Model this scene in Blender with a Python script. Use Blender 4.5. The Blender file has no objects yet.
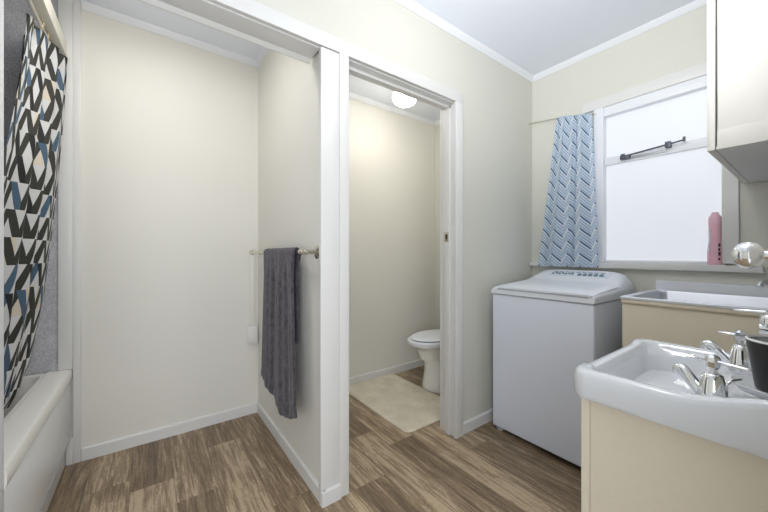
import bpy, bmesh, math, random
from mathutils import Vector, Matrix
random.seed(7)
S = bpy.context.scene
C = S.collection

# ------------------------------------------------------------------ camera, light, exposure
cam = bpy.data.cameras.new('camera')
cam.sensor_width = 36.0
cam.lens = 321.5 / 768 * 36
cam.shift_y = -2 / 768
cam.clip_start = 0.02
camo = bpy.data.objects.new('camera', cam)
C.objects.link(camo)
camo.location = (0, 0, 1.083)
camo.rotation_euler = (math.pi / 2, 0, math.atan2(438, 321.5))
S.camera = camo
S.view_settings.view_transform = 'Standard'
S.view_settings.look = 'None'
S.view_settings.gamma = 1
S.view_settings.exposure = 0.42
S.view_settings.use_curve_mapping = False

W = bpy.data.worlds.new('world')
S.world = W
W.use_nodes = True
W.node_tree.nodes['Background'].inputs[0].default_value = (0.86, 0.92, 1.0, 1)
W.node_tree.nodes['Background'].inputs[1].default_value = 1.0


def lamp(name, kind, loc, power, color=(1, 1, 1), size=0.2, rot=(0, 0, 0), size_y=None):
    l = bpy.data.lights.new(name, kind)
    l.energy = power
    l.color = color
    if kind == 'AREA':
        l.size = size
        if size_y:
            l.shape = 'RECTANGLE'
            l.size_y = size_y
    else:
        l.shadow_soft_size = size
    o = bpy.data.objects.new(name, l)
    C.objects.link(o)
    o.location = loc
    o.rotation_euler = rot
    return o


# added area light, unseen, filling the room from beyond the right doorway
lamp('doorway_fill', 'AREA', (0.75, -0.60, 1.05), 19, (0.95, 0.97, 1.0), 0.85, (0, math.pi / 2, 0), 1.9)
# added unseen spot that brightens the room by bouncing off the ceiling
fl = lamp('bounce_fill', 'SPOT', (-0.05, -0.35, 1.45), 115, (0.96, 0.98, 1.0), 0.15)
fl.data.spot_size = math.radians(70)
fl.data.spot_blend = 1.0
fl.rotation_euler = (Vector((-0.45, 1.40, 2.4)) - Vector(fl.location)).to_track_quat('-Z', 'Y').to_euler()
# added lamps, out of view, brightening the main room and the recess
lamp('room_fill', 'POINT', (-0.50, 0.95, 2.18), 6.0, (1.0, 0.99, 0.97), 0.13)
lamp('recess_fill', 'POINT', (-1.60, -0.05, 2.16), 1.5, (1.0, 0.98, 0.95), 0.11)
lamp('recess_down_fill', 'AREA', (-1.60, -0.05, 2.328), 3.1, (1.0, 0.98, 0.95), 0.2)


# ------------------------------------------------------------------ materials
def mat(name, col, rough=0.5, metal=0.0, bump=0.0, scale=40.0, var=0.0, coat=0.0, emit=0.0, spec=0.5, sheen=0.0):
    m = bpy.data.materials.new(name)
    m.use_nodes = True
    nt = m.node_tree
    b = nt.nodes['Principled BSDF']
    b.inputs['Base Color'].default_value = (*col, 1)
    b.inputs['Roughness'].default_value = rough
    b.inputs['Metallic'].default_value = metal
    b.inputs['Specular IOR Level'].default_value = spec
    b.inputs['Coat Weight'].default_value = coat
    b.inputs['Sheen Weight'].default_value = sheen
    if emit:
        b.inputs['Emission Color'].default_value = (*col, 1)
        b.inputs['Emission Strength'].default_value = emit
    if bump or var:
        tc = nt.nodes.new('ShaderNodeTexCoord')
        n = nt.nodes.new('ShaderNodeTexNoise')
        n.inputs['Scale'].default_value = scale
        n.inputs['Detail'].default_value = 4
        nt.links.new(tc.outputs['Object'], n.inputs['Vector'])
        if bump:
            bp = nt.nodes.new('ShaderNodeBump')
            bp.inputs['Strength'].default_value = bump
            bp.inputs['Distance'].default_value = 0.01
            nt.links.new(n.outputs['Fac'], bp.inputs['Height'])
            nt.links.new(bp.outputs['Normal'], b.inputs['Normal'])
        if var:
            r = nt.nodes.new('ShaderNodeValToRGB')
            r.color_ramp.elements[0].position = 0.3
            r.color_ramp.elements[1].position = 0.7
            r.color_ramp.elements[0].color = tuple(max(0, c * (1 - var)) for c in col) + (1,)
            r.color_ramp.elements[1].color = tuple(min(1, c * (1 + var)) for c in col) + (1,)
            nt.links.new(n.outputs['Fac'], r.inputs['Fac'])
            nt.links.new(r.outputs['Color'], b.inputs['Base Color'])
    return m


class NG:
    """tiny helper to write shader maths"""
    def __init__(s, m):
        s.nt = m.node_tree
        s.b = s.nt.nodes['Principled BSDF']

    def n(s, t, **kw):
        nd = s.nt.nodes.new(t)
        for k, v in kw.items():
            setattr(nd, k, v)
        return nd

    def put(s, sock, v):
        if isinstance(v, (int, float)):
            sock.default_value = v
        elif isinstance(v, tuple):
            sock.default_value = v
        else:
            s.nt.links.new(v, sock)

    def m(s, op, a, b=0.0, c=0.0):
        nd = s.n('ShaderNodeMath', operation=op)
        s.put(nd.inputs[0], a)
        s.put(nd.inputs[1], b)
        s.put(nd.inputs[2], c)
        return nd.outputs[0]

    def mix(s, f, a, b):
        nd = s.n('ShaderNodeMix', data_type='RGBA')
        s.put(nd.inputs[0], f)
        s.put(nd.inputs[6], a)
        s.put(nd.inputs[7], b)
        return nd.outputs[2]

    def comb(s, x, y=0.0, z=0.0):
        nd = s.n('ShaderNodeCombineXYZ')
        s.put(nd.inputs[0], x)
        s.put(nd.inputs[1], y)
        s.put(nd.inputs[2], z)
        return nd.outputs[0]

    def white(s, vec):
        nd = s.n('ShaderNodeTexWhiteNoise', noise_dimensions='3D')
        s.put(nd.inputs[0], vec)
        return nd.outputs[0]

    def uv(s):
        u = s.n('ShaderNodeUVMap')
        sp = s.n('ShaderNodeSeparateXYZ')
        s.nt.links.new(u.outputs[0], sp.inputs[0])
        return sp.outputs[0], sp.outputs[1]

    def noise(s, vec, scale, detail=4.0, dist=0.0):
        nd = s.n('ShaderNodeTexNoise')
        s.put(nd.inputs['Vector'], vec)
        nd.inputs['Scale'].default_value = scale
        nd.inputs['Detail'].default_value = detail
        nd.inputs['Distortion'].default_value = dist
        return nd.outputs['Fac']

    def bump(s, h, strength, dist=0.01):
        bp = s.n('ShaderNodeBump')
        bp.inputs['Strength'].default_value = strength
        bp.inputs['Distance'].default_value = dist
        s.nt.links.new(h, bp.inputs['Height'])
        s.nt.links.new(bp.outputs[0], s.b.inputs['Normal'])


M = {}
M['wall'] = mat('wall_paint', (0.67, 0.665, 0.60), 0.6, bump=0.06, scale=220, var=0.012)
M['wall_warm'] = mat('wall_paint_warm', (0.745, 0.728, 0.675), 0.6, bump=0.06, scale=220, var=0.012)
M['ceiling'] = mat('ceiling_paint', (0.84, 0.88, 0.97), 0.7, bump=0.05, scale=180)
M['trim'] = mat('trim_gloss_white', (0.72, 0.718, 0.705), 0.35, bump=0.02, scale=60)
M['trim_white'] = mat('trim_bright_white', (0.80, 0.82, 0.86), 0.35, bump=0.02, scale=60)
M['cream'] = mat('cream_paint', (0.74, 0.67, 0.54), 0.42, bump=0.03, scale=90, var=0.015)
M['cupboard'] = mat('cupboard_paint', (0.75, 0.735, 0.70), 0.4, bump=0.02, scale=90)
M['cupboard_under'] = mat('cupboard_underside_board', (0.70, 0.71, 0.71), 0.5)
M['beam'] = mat('cream_timber', (0.77, 0.74, 0.66), 0.45, bump=0.03, scale=60)
M['shub'] = mat('bath_acrylic', (0.86, 0.84, 0.79), 0.2, coat=0.3)
M['panel'] = mat('bath_panel_white', (0.85, 0.86, 0.87), 0.25)
M['enamel'] = mat('washer_enamel', (0.73, 0.77, 0.87), 0.3, coat=0.3)
M['plastic_white'] = mat('white_plastic', (0.80, 0.83, 0.89), 0.35)
M['ceramic'] = mat('ceramic', (0.70, 0.72, 0.76), 0.08, coat=0.5)
M['toilet_ceramic'] = mat('toilet_ceramic', (0.84, 0.83, 0.80), 0.1, coat=0.5)
M['chrome'] = mat('chrome', (0.86, 0.87, 0.89), 0.08, 1.0)
M['steel'] = mat('stainless', (0.76, 0.78, 0.84), 0.5, 1.0, bump=0.03, scale=150)
M['nickel'] = mat('brushed_nickel', (0.66, 0.62, 0.54), 0.25, 1.0)
M['brass'] = mat('aged_brass', (0.62, 0.52, 0.33), 0.3, 1.0)
M['dark_metal'] = mat('dark_metal', (0.10, 0.11, 0.13), 0.4, 0.6)
M['black'] = mat('black_plastic', (0.018, 0.018, 0.021), 0.35)
M['seam'] = mat('seam_and_shade_grey', (0.42, 0.45, 0.50), 0.6)  # grey for real seams and for drawn shade lines
M['dull'] = mat('dull_steel', (0.45, 0.47, 0.50), 0.5, 0.5)
M['gap'] = mat('gap_shade_black', (0.03, 0.03, 0.032), 0.8)  # near-black for shaded gaps, the latch hole and the bottle print
M['marks'] = mat('printed_teal', (0.12, 0.21, 0.25), 0.5)
M['cup_white'] = mat('cup_lining', (0.85, 0.85, 0.85), 0.3)
M['dish'] = mat('pale_dish', (0.74, 0.76, 0.78), 0.12, coat=0.4)
M['pink'] = mat('pink_plastic', (0.80, 0.46, 0.56), 0.35, var=0.05, scale=20)
M['pink_cap'] = mat('pink_cap', (0.80, 0.50, 0.60), 0.35)
M['mirror'] = mat('mirror_glass', (0.9, 0.9, 0.9), 0.02, 1.0)
M['glow'] = mat('fill_lamp_diffuser', (1.0, 0.97, 0.9), 0.4, emit=3.0)  # diffuser of the added, unseen ceiling lights
M['glow_bright'] = mat('toilet_lamp_diffuser', (1.0, 0.96, 0.88), 0.4, emit=36.0)

# frosted glass: daylight glows through it
m = mat('frosted_glass', (0.80, 0.83, 0.90), 0.35)
g = NG(m)
tc = g.n('ShaderNodeTexCoord')
ns = g.noise(tc.outputs['Object'], 300.0, 2.0)
g.bump(ns, 0.08)
g.b.inputs['Base Color'].default_value = (0.35, 0.36, 0.38, 1)
g.b.inputs['Emission Color'].default_value = (0.86, 0.90, 0.97, 1)
g.b.inputs['Emission Strength'].default_value = 0.47
M['frosted'] = m

# grey shower lining, mottled
m = mat('grey_shower_lining', (0.4, 0.4, 0.42), 0.3)
g = NG(m)
tc = g.n('ShaderNodeTexCoord')
a = g.noise(tc.outputs['Object'], 150.0, 5.0)
b_ = g.noise(tc.outputs['Object'], 14.0, 3.0)
f = g.m('ADD', g.m('MULTIPLY', a, 0.8), g.m('MULTIPLY', b_, 0.35))
r = g.n('ShaderNodeValToRGB')
r.color_ramp.elements[0].position = 0.40
r.color_ramp.elements[1].position = 0.76
r.color_ramp.elements[0].color = (0.36, 0.36, 0.39, 1)
r.color_ramp.elements[1].color = (0.66, 0.66, 0.69, 1)
g.nt.links.new(f, r.inputs[0])
g.nt.links.new(r.outputs[0], g.b.inputs['Base Color'])
M['lining'] = m

# vinyl planks: per plank tone in a colour attribute, grain along X
m = mat('vinyl_planks', (0.3, 0.22, 0.16), 0.42)
g = NG(m)
tc = g.n('ShaderNodeTexCoord')
at = g.n('ShaderNodeAttribute', attribute_name='plank')
sp = g.n('ShaderNodeSeparateXYZ')
g.nt.links.new(tc.outputs['Object'], sp.inputs[0])
sa = g.n('ShaderNodeSeparateColor')
g.nt.links.new(at.outputs['Color'], sa.inputs[0])
tone, seed = sa.outputs[0], sa.outputs[1]
off = g.m('MULTIPLY', seed, 37.0)
v1 = g.comb(g.m('ADD', g.m('MULTIPLY', sp.outputs[0], 1.3), off), g.m('ADD', g.m('MULTIPLY', sp.outputs[1], 14.0), off), seed)
v2 = g.comb(g.m('ADD', g.m('MULTIPLY', sp.outputs[0], 7.0), off), g.m('ADD', g.m('MULTIPLY', sp.outputs[1], 120.0), off), seed)
v3 = g.comb(g.m('ADD', g.m('MULTIPLY', sp.outputs[0], 2.2), off), g.m('ADD', g.m('MULTIPLY', sp.outputs[1], 6.0), off), seed)
n1 = g.noise(v1, 1.6, 5.0, 1.1)
n2 = g.noise(v2, 1.0, 3.0, 0.4)
n3 = g.noise(v3, 1.4, 4.0, 2.2)
ring = g.m('ABSOLUTE', g.m('SINE', g.m('MULTIPLY', n3, 46.0)))
fac = g.m('ADD', g.m('ADD', g.m('MULTIPLY', n1, 0.75), g.m('MULTIPLY', n2, 0.72)), g.m('ADD', g.m('MULTIPLY', ring, 0.10), g.m('MULTIPLY', tone, 0.25)))
r = g.n('ShaderNodeValToRGB')
e = r.color_ramp.elements
e[0].position, e[0].color = 0.42, (0.066, 0.043, 0.024, 1)
e[1].position, e[1].color = 1.22, (0.47, 0.365, 0.245, 1)
k = e.new(0.72); k.color = (0.190, 0.134, 0.082, 1)
k = e.new(0.92); k.color = (0.310, 0.228, 0.145, 1)
e[-1].position = 1.0
g.nt.links.new(g.m('SUBTRACT', g.m('MULTIPLY', fac, 1.10), 0.17), r.inputs[0])
g.nt.links.new(r.outputs[0], g.b.inputs['Base Color'])
g.bump(n2, 0.12, 0.004)
M['floor'] = m

# shower curtain: rows of brushed slanting strokes, dark olive, black and blue on white
m = mat('shower_curtain_print', (0.8, 0.8, 0.78), 0.7)
g = NG(m)
u, v = g.uv()
rowh, per = 0.106, 0.074
rv = g.m('DIVIDE', v, rowh)
row = g.m('FLOOR', rv)
t = g.m('FRACT', rv)
ro = g.m('MULTIPLY', g.white(g.comb(row, 3.0, 1.0)), per)
uu = g.m('DIVIDE', g.m('ADD', u, ro), per)
pi_ = g.m('FLOOR', uu)
fu = g.m('FRACT', uu)
# stroke 1 leans right going up, stroke 2 leans left
c1 = g.m('MULTIPLY_ADD', t, 0.40, 0.06)
c2 = g.m('MULTIPLY_ADD', t, -0.40, 0.97)
s1 = g.m('LESS_THAN', g.m('ABSOLUTE', g.m('SUBTRACT', fu, c1)), 0.18)
s2 = g.m('LESS_THAN', g.m('ABSOLUTE', g.m('SUBTRACT', fu, c2)), 0.18)
h1 = g.white(g.comb(pi_, row, 5.0))
h2 = g.white(g.comb(pi_, row, 9.0))
dark = (0.028, 0.028, 0.022, 1)
blk = (0.008, 0.008, 0.010, 1)
blue = (0.055, 0.105, 0.165, 1)
cl1 = g.mix(g.m('GREATER_THAN', h1, 0.80), dark, blue)
cl2 = g.mix(g.m('GREATER_THAN', h2, 0.80), blk, blue)
cl2 = g.mix(g.m('LESS_THAN', h2, 0.42), cl2, dark)
base = g.mix(g.m('GREATER_THAN', g.white(g.comb(pi_, row, 2.0)), 0.9), (0.60, 0.60, 0.60, 1), (0.62, 0.56, 0.46, 1))
colr = g.mix(s1, base, cl1)
colr = g.mix(s2, colr, cl2)
g.nt.links.new(colr, g.b.inputs['Base Color'])
M['shower_curtain'] = m

# window curtain: pale cloth with blue zigzag waves
m = mat('blue_wave_cloth', (0.7, 0.76, 0.85), 0.8)
g = NG(m)
u, v = g.uv()
P, Hh = 0.084, 0.086
x = g.m('FRACT', g.m('DIVIDE', u, P))
# zigzag: long fall, short rise, softened
fall = g.m('MULTIPLY', x, -1.0)
rise = g.m('MULTIPLY', g.m('MAXIMUM', g.m('SUBTRACT', x, 0.70), 0.0), 3.333)
zz = g.m('ADD', fall, rise)
ph = g.m('SUBTRACT', g.m('DIVIDE', v, Hh), g.m('MULTIPLY', zz, 0.98))
fr = g.m('FRACT', ph)
isfall = g.m('LESS_THAN', x, 0.68)
thick = g.m('LESS_THAN', fr, g.m('MULTIPLY_ADD', isfall, 0.17, 0.0))
wband = g.m('MULTIPLY', g.m('LESS_THAN', fr, 0.20), g.m('SUBTRACT', 1.0, isfall))
fine = g.m('MULTIPLY_ADD', g.m('SINE', g.m('MULTIPLY', ph, 6.28318 * 4.0)), 0.5, 0.5)
col0 = g.mix(fine, (0.80, 0.86, 0.92, 1), (0.34, 0.50, 0.72, 1))
col0 = g.mix(g.m('GREATER_THAN', fr, 0.88), col0, (0.84, 0.88, 0.93, 1))
col0 = g.mix(wband, col0, (0.84, 0.88, 0.93, 1))
col0 = g.mix(thick, col0, (0.075, 0.18, 0.36, 1))
g.nt.links.new(col0, g.b.inputs['Base Color'])
nt = m.node_tree
tr = g.n('ShaderNodeBsdfTranslucent')
g.nt.links.new(col0, tr.inputs[0])
mx = g.n('ShaderNodeMixShader')
mx.inputs[0].default_value = 0.35
g.nt.links.new(g.b.outputs[0], mx.inputs[1])
g.nt.links.new(tr.outputs[0], mx.inputs[2])
g.nt.links.new(mx.outputs[0], nt.nodes['Material Output'].inputs[0])
M['window_curtain'] = m

# towel: charcoal terry
m = mat('charcoal_terry', (0.075, 0.072, 0.085), 0.95, sheen=0.15)
g = NG(m)
tc = g.n('ShaderNodeTexCoord')
a = g.noise(tc.outputs['Object'], 110.0, 3.0)
b_ = g.noise(tc.outputs['Object'], 28.0, 3.0)
f = g.m('ADD', g.m('MULTIPLY', a, 0.6), g.m('MULTIPLY', b_, 0.5))
r = g.n('ShaderNodeValToRGB')
r.color_ramp.elements[0].position = 0.36
r.color_ramp.elements[1].position = 0.74
r.color_ramp.elements[0].color = (0.014, 0.013, 0.018, 1)
r.color_ramp.elements[1].color = (0.115, 0.100, 0.128, 1)
g.nt.links.new(f, r.inputs[0])
g.nt.links.new(r.outputs[0], g.b.inputs['Base Color'])
g.bump(f, 0.8, 0.008)
M['towel'] = m

# bath mat: cream pile
m = mat('cream_pile', (0.66, 0.60, 0.47), 0.95, sheen=0.3)
g = NG(m)
tc = g.n('ShaderNodeTexCoord')
a = g.noise(tc.outputs['Object'], 160.0, 4.0)
b_ = g.noise(tc.outputs['Object'], 9.0, 3.0)
f = g.m('ADD', g.m('MULTIPLY', a, 0.6), g.m('MULTIPLY', b_, 0.4))
r = g.n('ShaderNodeValToRGB')
r.color_ramp.elements[0].position = 0.33
r.color_ramp.elements[1].position = 0.66
r.color_ramp.elements[0].color = (0.56, 0.50, 0.38, 1)
r.color_ramp.elements[1].color = (0.84, 0.78, 0.62, 1)
g.nt.links.new(f, r.inputs[0])
g.nt.links.new(r.outputs[0], g.b.inputs['Base Color'])
g.bump(f, 0.9, 0.012)
M['mat'] = m


# ------------------------------------------------------------------ mesh helpers
def link(name, bm, mt, parent=None, smooth=False, angle=None):
    bmesh.ops.recalc_face_normals(bm, faces=bm.faces[:])
    me = bpy.data.meshes.new(name)
    bm.to_mesh(me)
    bm.free()
    me.materials.append(M[mt] if isinstance(mt, str) else mt)
    if smooth:
        for p in me.polygons:
            p.use_smooth = True
        if angle:
            me.set_sharp_from_angle(angle=math.radians(angle))
    o = bpy.data.objects.new(name, me)
    C.objects.link(o)
    if parent:
        o.parent = parent
        o.matrix_parent_inverse = Matrix.Translation(-Vector(parent.location)) if parent.type == 'EMPTY' else Matrix()
    return o


def empty(name, loc):
    o = bpy.data.objects.new(name, None)
    o.empty_display_size = 0.05
    C.objects.link(o)
    o.location = loc
    return o


def tag(o, label, cat, group=None):
    o['label'] = label
    o['category'] = cat
    if group:
        o['group'] = group
    return o


def struct(o, label=None):
    o['kind'] = 'structure'
    if label:
        o['label'] = label
    return o


def box(bm, x0, x1, y0, y1, z0, z1, bev=0.0, seg=2):
    t = bmesh.new()
    vs = [t.verts.new((x, y, z)) for x in (x0, x1) for y in (y0, y1) for z in (z0, z1)]
    for f in ((0, 1, 3, 2), (4, 6, 7, 5), (0, 4, 5, 1), (2, 3, 7, 6), (0, 2, 6, 4), (1, 5, 7, 3)):
        t.faces.new([vs[i] for i in f])
    if bev:
        bmesh.ops.bevel(t, geom=t.edges[:], offset=bev, segments=seg, affect='EDGES', profile=0.6)
    merge(bm, t)


def merge(bm, t):
    mp = {v: bm.verts.new(v.co) for v in t.verts}
    for f in t.faces:
        bm.faces.new([mp[v] for v in f.verts])
    t.free()


def B(name, mt, dims, parent=None, bev=0.0, seg=2):
    bm = bmesh.new()
    if isinstance(dims[0], (int, float)):
        dims = [dims]
    for d in dims:
        box(bm, *d, bev=bev, seg=seg)
    return link(name, bm, mt, parent, smooth=bool(bev), angle=35)


def loops(bm, rings, cap0=True, cap1=True):
    """rings: lists of points of equal count, closed"""
    vr = [[bm.verts.new(p) for p in r] for r in rings]
    n = len(vr[0])
    for a, b in zip(vr, vr[1:]):
        for i in range(n):
            bm.faces.new((a[i], a[(i + 1) % n], b[(i + 1) % n], b[i]))
    if cap0:
        bm.faces.new(vr[0][::-1])
    if cap1:
        bm.faces.new(vr[-1])
    return vr


def lathe(bm, prof, o=(0, 0, 0), axis='z', n=28):
    """prof: (radius, height) list"""
    rs = []
    for r, h in prof:
        r = max(r, 0.0004)
        ring = []
        for i in range(n):
            a = 2 * math.pi * i / n
            c, s = r * math.cos(a), r * math.sin(a)
            p = {'z': (c, s, h), 'x': (h, c, s), 'y': (c, h, s)}[axis]
            ring.append((o[0] + p[0], o[1] + p[1], o[2] + p[2]))
        rs.append(ring)
    loops(bm, rs)


def tube(bm, pts, rad, n=14, flat=1.0):
    pts = [Vector(p) for p in pts]
    if isinstance(rad, (int, float)):
        rad = [rad] * len(pts)
    rs = []
    up = Vector((0, 0, 1))
    for i, p in enumerate(pts):
        d = (pts[min(i + 1, len(pts) - 1)] - pts[max(i - 1, 0)]).normalized()
        ref = up if abs(d.dot(up)) < 0.95 else Vector((0, 1, 0))
        s = d.cross(ref).normalized()
        w = s.cross(d).normalized()
        rs.append([p + rad[i] * (math.cos(2 * math.pi * k / n) * s + flat * math.sin(2 * math.pi * k / n) * w) for k in range(n)])
    loops(bm, rs)


def smooth_path(pts, k=6):
    pts = [Vector(p) for p in pts]
    out = []
    for i in range(len(pts) - 1):
        p0, p1, p2, p3 = pts[max(i - 1, 0)], pts[i], pts[i + 1], pts[min(i + 2, len(pts) - 1)]
        for j in range(k):
            t = j / k
            out.append(0.5 * ((2 * p1) + (p2 - p0) * t + (2 * p0 - 5 * p1 + 4 * p2 - p3) * t * t + (3 * p1 - p0 - 3 * p2 + p3) * t ** 3))
    out.append(pts[-1])
    return out


def rrect(x0, x1, y0, y1, r, n=10):
    r = min(r, (x1 - x0) / 2 - 1e-4, (y1 - y0) / 2 - 1e-4)
    pts = []
    for cx, cy, a0 in ((x1 - r, y1 - r, 0), (x0 + r, y1 - r, 90), (x0 + r, y0 + r, 180), (x1 - r, y0 + r, 270)):
        for i in range(n):
            a = math.radians(a0 + 90 * i / (n - 1))
            pts.append((cx + r * math.cos(a), cy + r * math.sin(a)))
    return pts


def prism(bm, poly, axis, a, b):
    """extrude a 2-D polygon along an axis; poly coords are the other two axes in order"""
    def P(p, t):
        return {'x': (t, p[0], p[1]), 'y': (p[0], t, p[1]), 'z': (p[0], p[1], t)}[axis]
    loops(bm, [[P(p, a) for p in poly], [P(p, b) for p in poly]])


def sheet(nu, nv, fn, uvfn, name, mt, parent=None, thick=0.0, sub=0):
    bm = bmesh.new()
    uvl = bm.loops.layers.uv.new('UVMap')
    vs = [[bm.verts.new(fn(i / nu, j / nv)) for i in range(nu + 1)] for j in range(nv + 1)]
    for j in range(nv):
        for i in range(nu):
            f = bm.faces.new((vs[j][i], vs[j][i + 1], vs[j + 1][i + 1], vs[j + 1][i]))
            for lp, (a, b) in zip(f.loops, ((i, j), (i + 1, j), (i + 1, j + 1), (i, j + 1))):
                lp[uvl].uv = uvfn(a / nu, b / nv)
    o = link(name, bm, mt, parent, smooth=True)
    if thick:
        md = o.modifiers.new('solidify', 'SOLIDIFY')
        md.thickness = thick
        md.offset = 0
    return o


def lerp(a, b, t):
    return a + (b - a) * t


def table(tab, x):
    """piecewise linear: [(x, v...)], ascending x"""
    if x <= tab[0][0]:
        return tab[0][1:]
    for a, b in zip(tab, tab[1:]):
        if x <= b[0]:
            t = (x - a[0]) / (b[0] - a[0])
            return tuple(lerp(p, q, t) for p, q in zip(a[1:], b[1:]))
    return tab[-1][1:]


def sstep(a, b, x):
    t = min(1, max(0, (x - a) / (b - a)))
    return t * t * (3 - 2 * t)


# ------------------------------------------------------------------ setting
H = 2.40
XA = -1.285          # face of the wall with the doorway
XB = -2.30           # back wall of recess and toilet
YW = 2.32            # window wall

# floor: one sheet of vinyl printed as planks
bm = bmesh.new()
cl = bm.loops.layers.float_color.new('plank')
wid = 0.1675
seams = {0: (-1.855, 0.1, 0.9), 1: (-1.657, 0.6, 0.05), 2: (-2.03, 0.1, 0.85), 3: (-1.39, 0.42, 0.15), 4: (-1.95, 0.55, 0.7),
         5: (-1.268, 0.85, 0.1), 6: (-1.63, 0.25, 0.9), 7: (-1.45, 0.75, 0.12), 8: (-1.70, 0.5, 0.8), 9: (-1.15, 0.75, 0.35)}
PL = 1.06
gw = 0.0016
FX0, FX1, FY0, FY1 = -2.32, 0.16, -1.12, 2.36
dark_faces = []
for rw in range(-7, 16):
    y0 = -0.066 + wid * rw
    y1 = y0 + wid
    if y1 < FY0 or y0 > FY1:
        continue
    sx, ta, tb = seams.get(rw, (random.uniform(-2.2, -1.2), random.random(), random.random()))
    cuts = [sx + PL * k for k in range(-3, 4)]
    for k, (x0, x1) in enumerate(zip(cuts, cuts[1:])):
        a0, a1 = max(x0, FX0), min(x1, FX1)
        if a1 - a0 < 0.002:
            continue
        tone = ta if x1 <= sx + 1e-4 and x1 > sx - 0.1 else (tb if abs(x0 - sx) < 1e-4 else random.random())
        if rw == 8 and x0 > -0.9:
            tone = 0.8
        sd = random.random()
        # the plank and its dark printed seam
        def quad(xa, xb, ya, yb, c):
            ya, yb = max(ya, FY0), min(yb, FY1)
            if yb - ya < 1e-5:
                return
            f = bm.faces.new([bm.verts.new(p) for p in ((xa, ya, 0), (xb, ya, 0), (xb, yb, 0), (xa, yb, 0))])
            for lp in f.loops:
                lp[cl] = c
        quad(a0, a1 - gw, y0, y1 - gw, (tone, sd, 0, 1))
        quad(a0, a1, y1 - gw, y1, (-0.15, sd, 0, 1))
        quad(a1 - gw, a1, y0, y1 - gw, (-0.15, sd, 0, 1))
floor = struct(link('floor', bm, 'floor'), 'brown wood-look vinyl plank floor')
floor.data.materials[0] = M['floor']

struct(B('ceiling', 'ceiling', (-2.42, 0.22, -1.22, 2.47, H, H + 0.05)), 'pale bluish white ceiling')

# wall with the recess opening and the toilet doorway
struct(B('wall_left', 'wall', [(XA - 0.11, XA, 1.47, YW, 0, H), (XA - 0.11, XA, -0.34, 1.47, 2.0, H),
                               (XA - 0.05, XA, -1.12, -0.34, 0, H)]), 'grey-cream painted wall with the doorway')
struct(B('wall_partition', 'wall_warm', (XB, XA - 0.005, 0.612, 0.69, 0, H)), 'short partition wall between recess and toilet')
struct(B('wall_back', 'wall_warm', (XB - 0.1, XB, -1.12, YW + 0.1, 0, H)), 'cream back wall of recess and toilet')
# window wall with opening
wx0, wx1, wz0, wz1 = -0.845, -0.282, 1.02, 1.985
struct(B('wall_window', 'wall', [(XB, wx0, YW, YW + 0.12, 0, H), (wx1, 0.2, YW, YW + 0.12, 0, H),
                                 (wx0, wx1, YW, YW + 0.12, 0, wz0), (wx0, wx1, YW, YW + 0.12, wz1, H)]), 'grey-cream wall around the window')
struct(B('wall_right', 'wall', [(0.10, 0.2, 0.42, YW, 0, H), (0.10, 0.2, -0.95, 0.42, 2.02, H), (0.10, 0.2, -1.12, -0.95, 0, H)]))
struct(B('wall_rear', 'wall', (XB, 0.2, -1.22, -1.12, 0, H)))

# grey shower lining
struct(B('wall_shower', 'lining', [(XB, XB + 0.008, -1.112, -0.366, 0.494, H), (XB + 0.008, XA - 0.05, -1.12, -1.112, 0.494, H),
                                   (XA - 0.062, XA - 0.05, -1.112, -0.41, 0.494, H)]), 'mottled grey shower lining')

# cornices
def cornice(i, pts):
    bm = bmesh.new()
    for (axis, c, sgn, a, b) in pts:
        prof = [(0, H), (0, H - 0.033), (sgn * 0.004, H - 0.033), (sgn * 0.012, H - 0.024), (sgn * 0.022, H - 0.010), (sgn * 0.026, H - 0.004), (sgn * 0.026, H)]
        prism(bm, [(c + p[0], p[1]) for p in prof], axis, a, b)
    return struct(link('trim_%d' % i, bm, 'trim_white'))


cornice(1, [('y', XA, 1, -1.0, YW), ('x', YW, -1, XA, 0.1)])
cornice(2, [('y', XB, 1, -0.28, 0.615), ('x', 0.615, -1, XB, XA - 0.11)])
cornice(3, [('y', XB, 1, 0.69, YW), ('x', YW, -1, XB, XA - 0.11)])

# baseboards
def base(name, dims):
    bm = bmesh.new()
    for d in dims:
        axis, c, sgn, a, b = d
        prof = [(0, 0), (sgn * 0.014, 0), (sgn * 0.014, 0.060), (sgn * 0.010, 0.066), (0, 0.066)]
        prism(bm, [(c + p[0], p[1]) for p in prof], axis, a, b)
    return struct(link(name, bm, 'trim'))


base('baseboard_recess', [('y', XB, 1, -0.28, 0.615), ('x', 0.615, -1, XB, -1.259)])
base('baseboard_toilet', [('y', XB, 1, 0.69, YW), ('x', YW, -1, XB, XA - 0.11)])
base('baseboard_left', [('y', XA, 1, 1.512, YW)])
base('baseboard_window', [('x', YW, -1, XA, 0.1)])
base('baseboard_post', [('y', -1.272, 1, 0.598, 0.690)])

# head board running over recess opening and doorway
bm = bmesh.new()
box(bm, XA, -1.266, -1.0, 1.512, 1.978, 2.040, bev=0.003)
struct(link('trim_4', bm, 'trim', smooth=True, angle=35), 'white head board over the openings')
struct(B('trim_5', 'trim', (XA - 0.112, XA, -0.32, 0.60, 1.972, 1.999), bev=0.002), 'soffit lining under the head board')
bm = bmesh.new()
prism(bm, [(XA - 0.112, 1.972), (XA - 0.112, 1.958), (XA - 0.106, 1.958), (XA - 0.092, 1.972)], 'y', -0.32, 0.60)
struct(link('trim_12', bm, 'trim'))
# post at the end of the partition
struct(B('trim_6', 'trim', [(XA - 0.004, -1.267, 0.596, 0.684, 0, 1.972)], bev=0.004), 'white post at the partition end')
# left jamb of the recess opening
struct(B('trim_7', 'trim_white', (-1.335, -1.265, -0.40, -0.32, 0, 1.978), bev=0.002), 'white jamb at the left edge')

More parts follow.
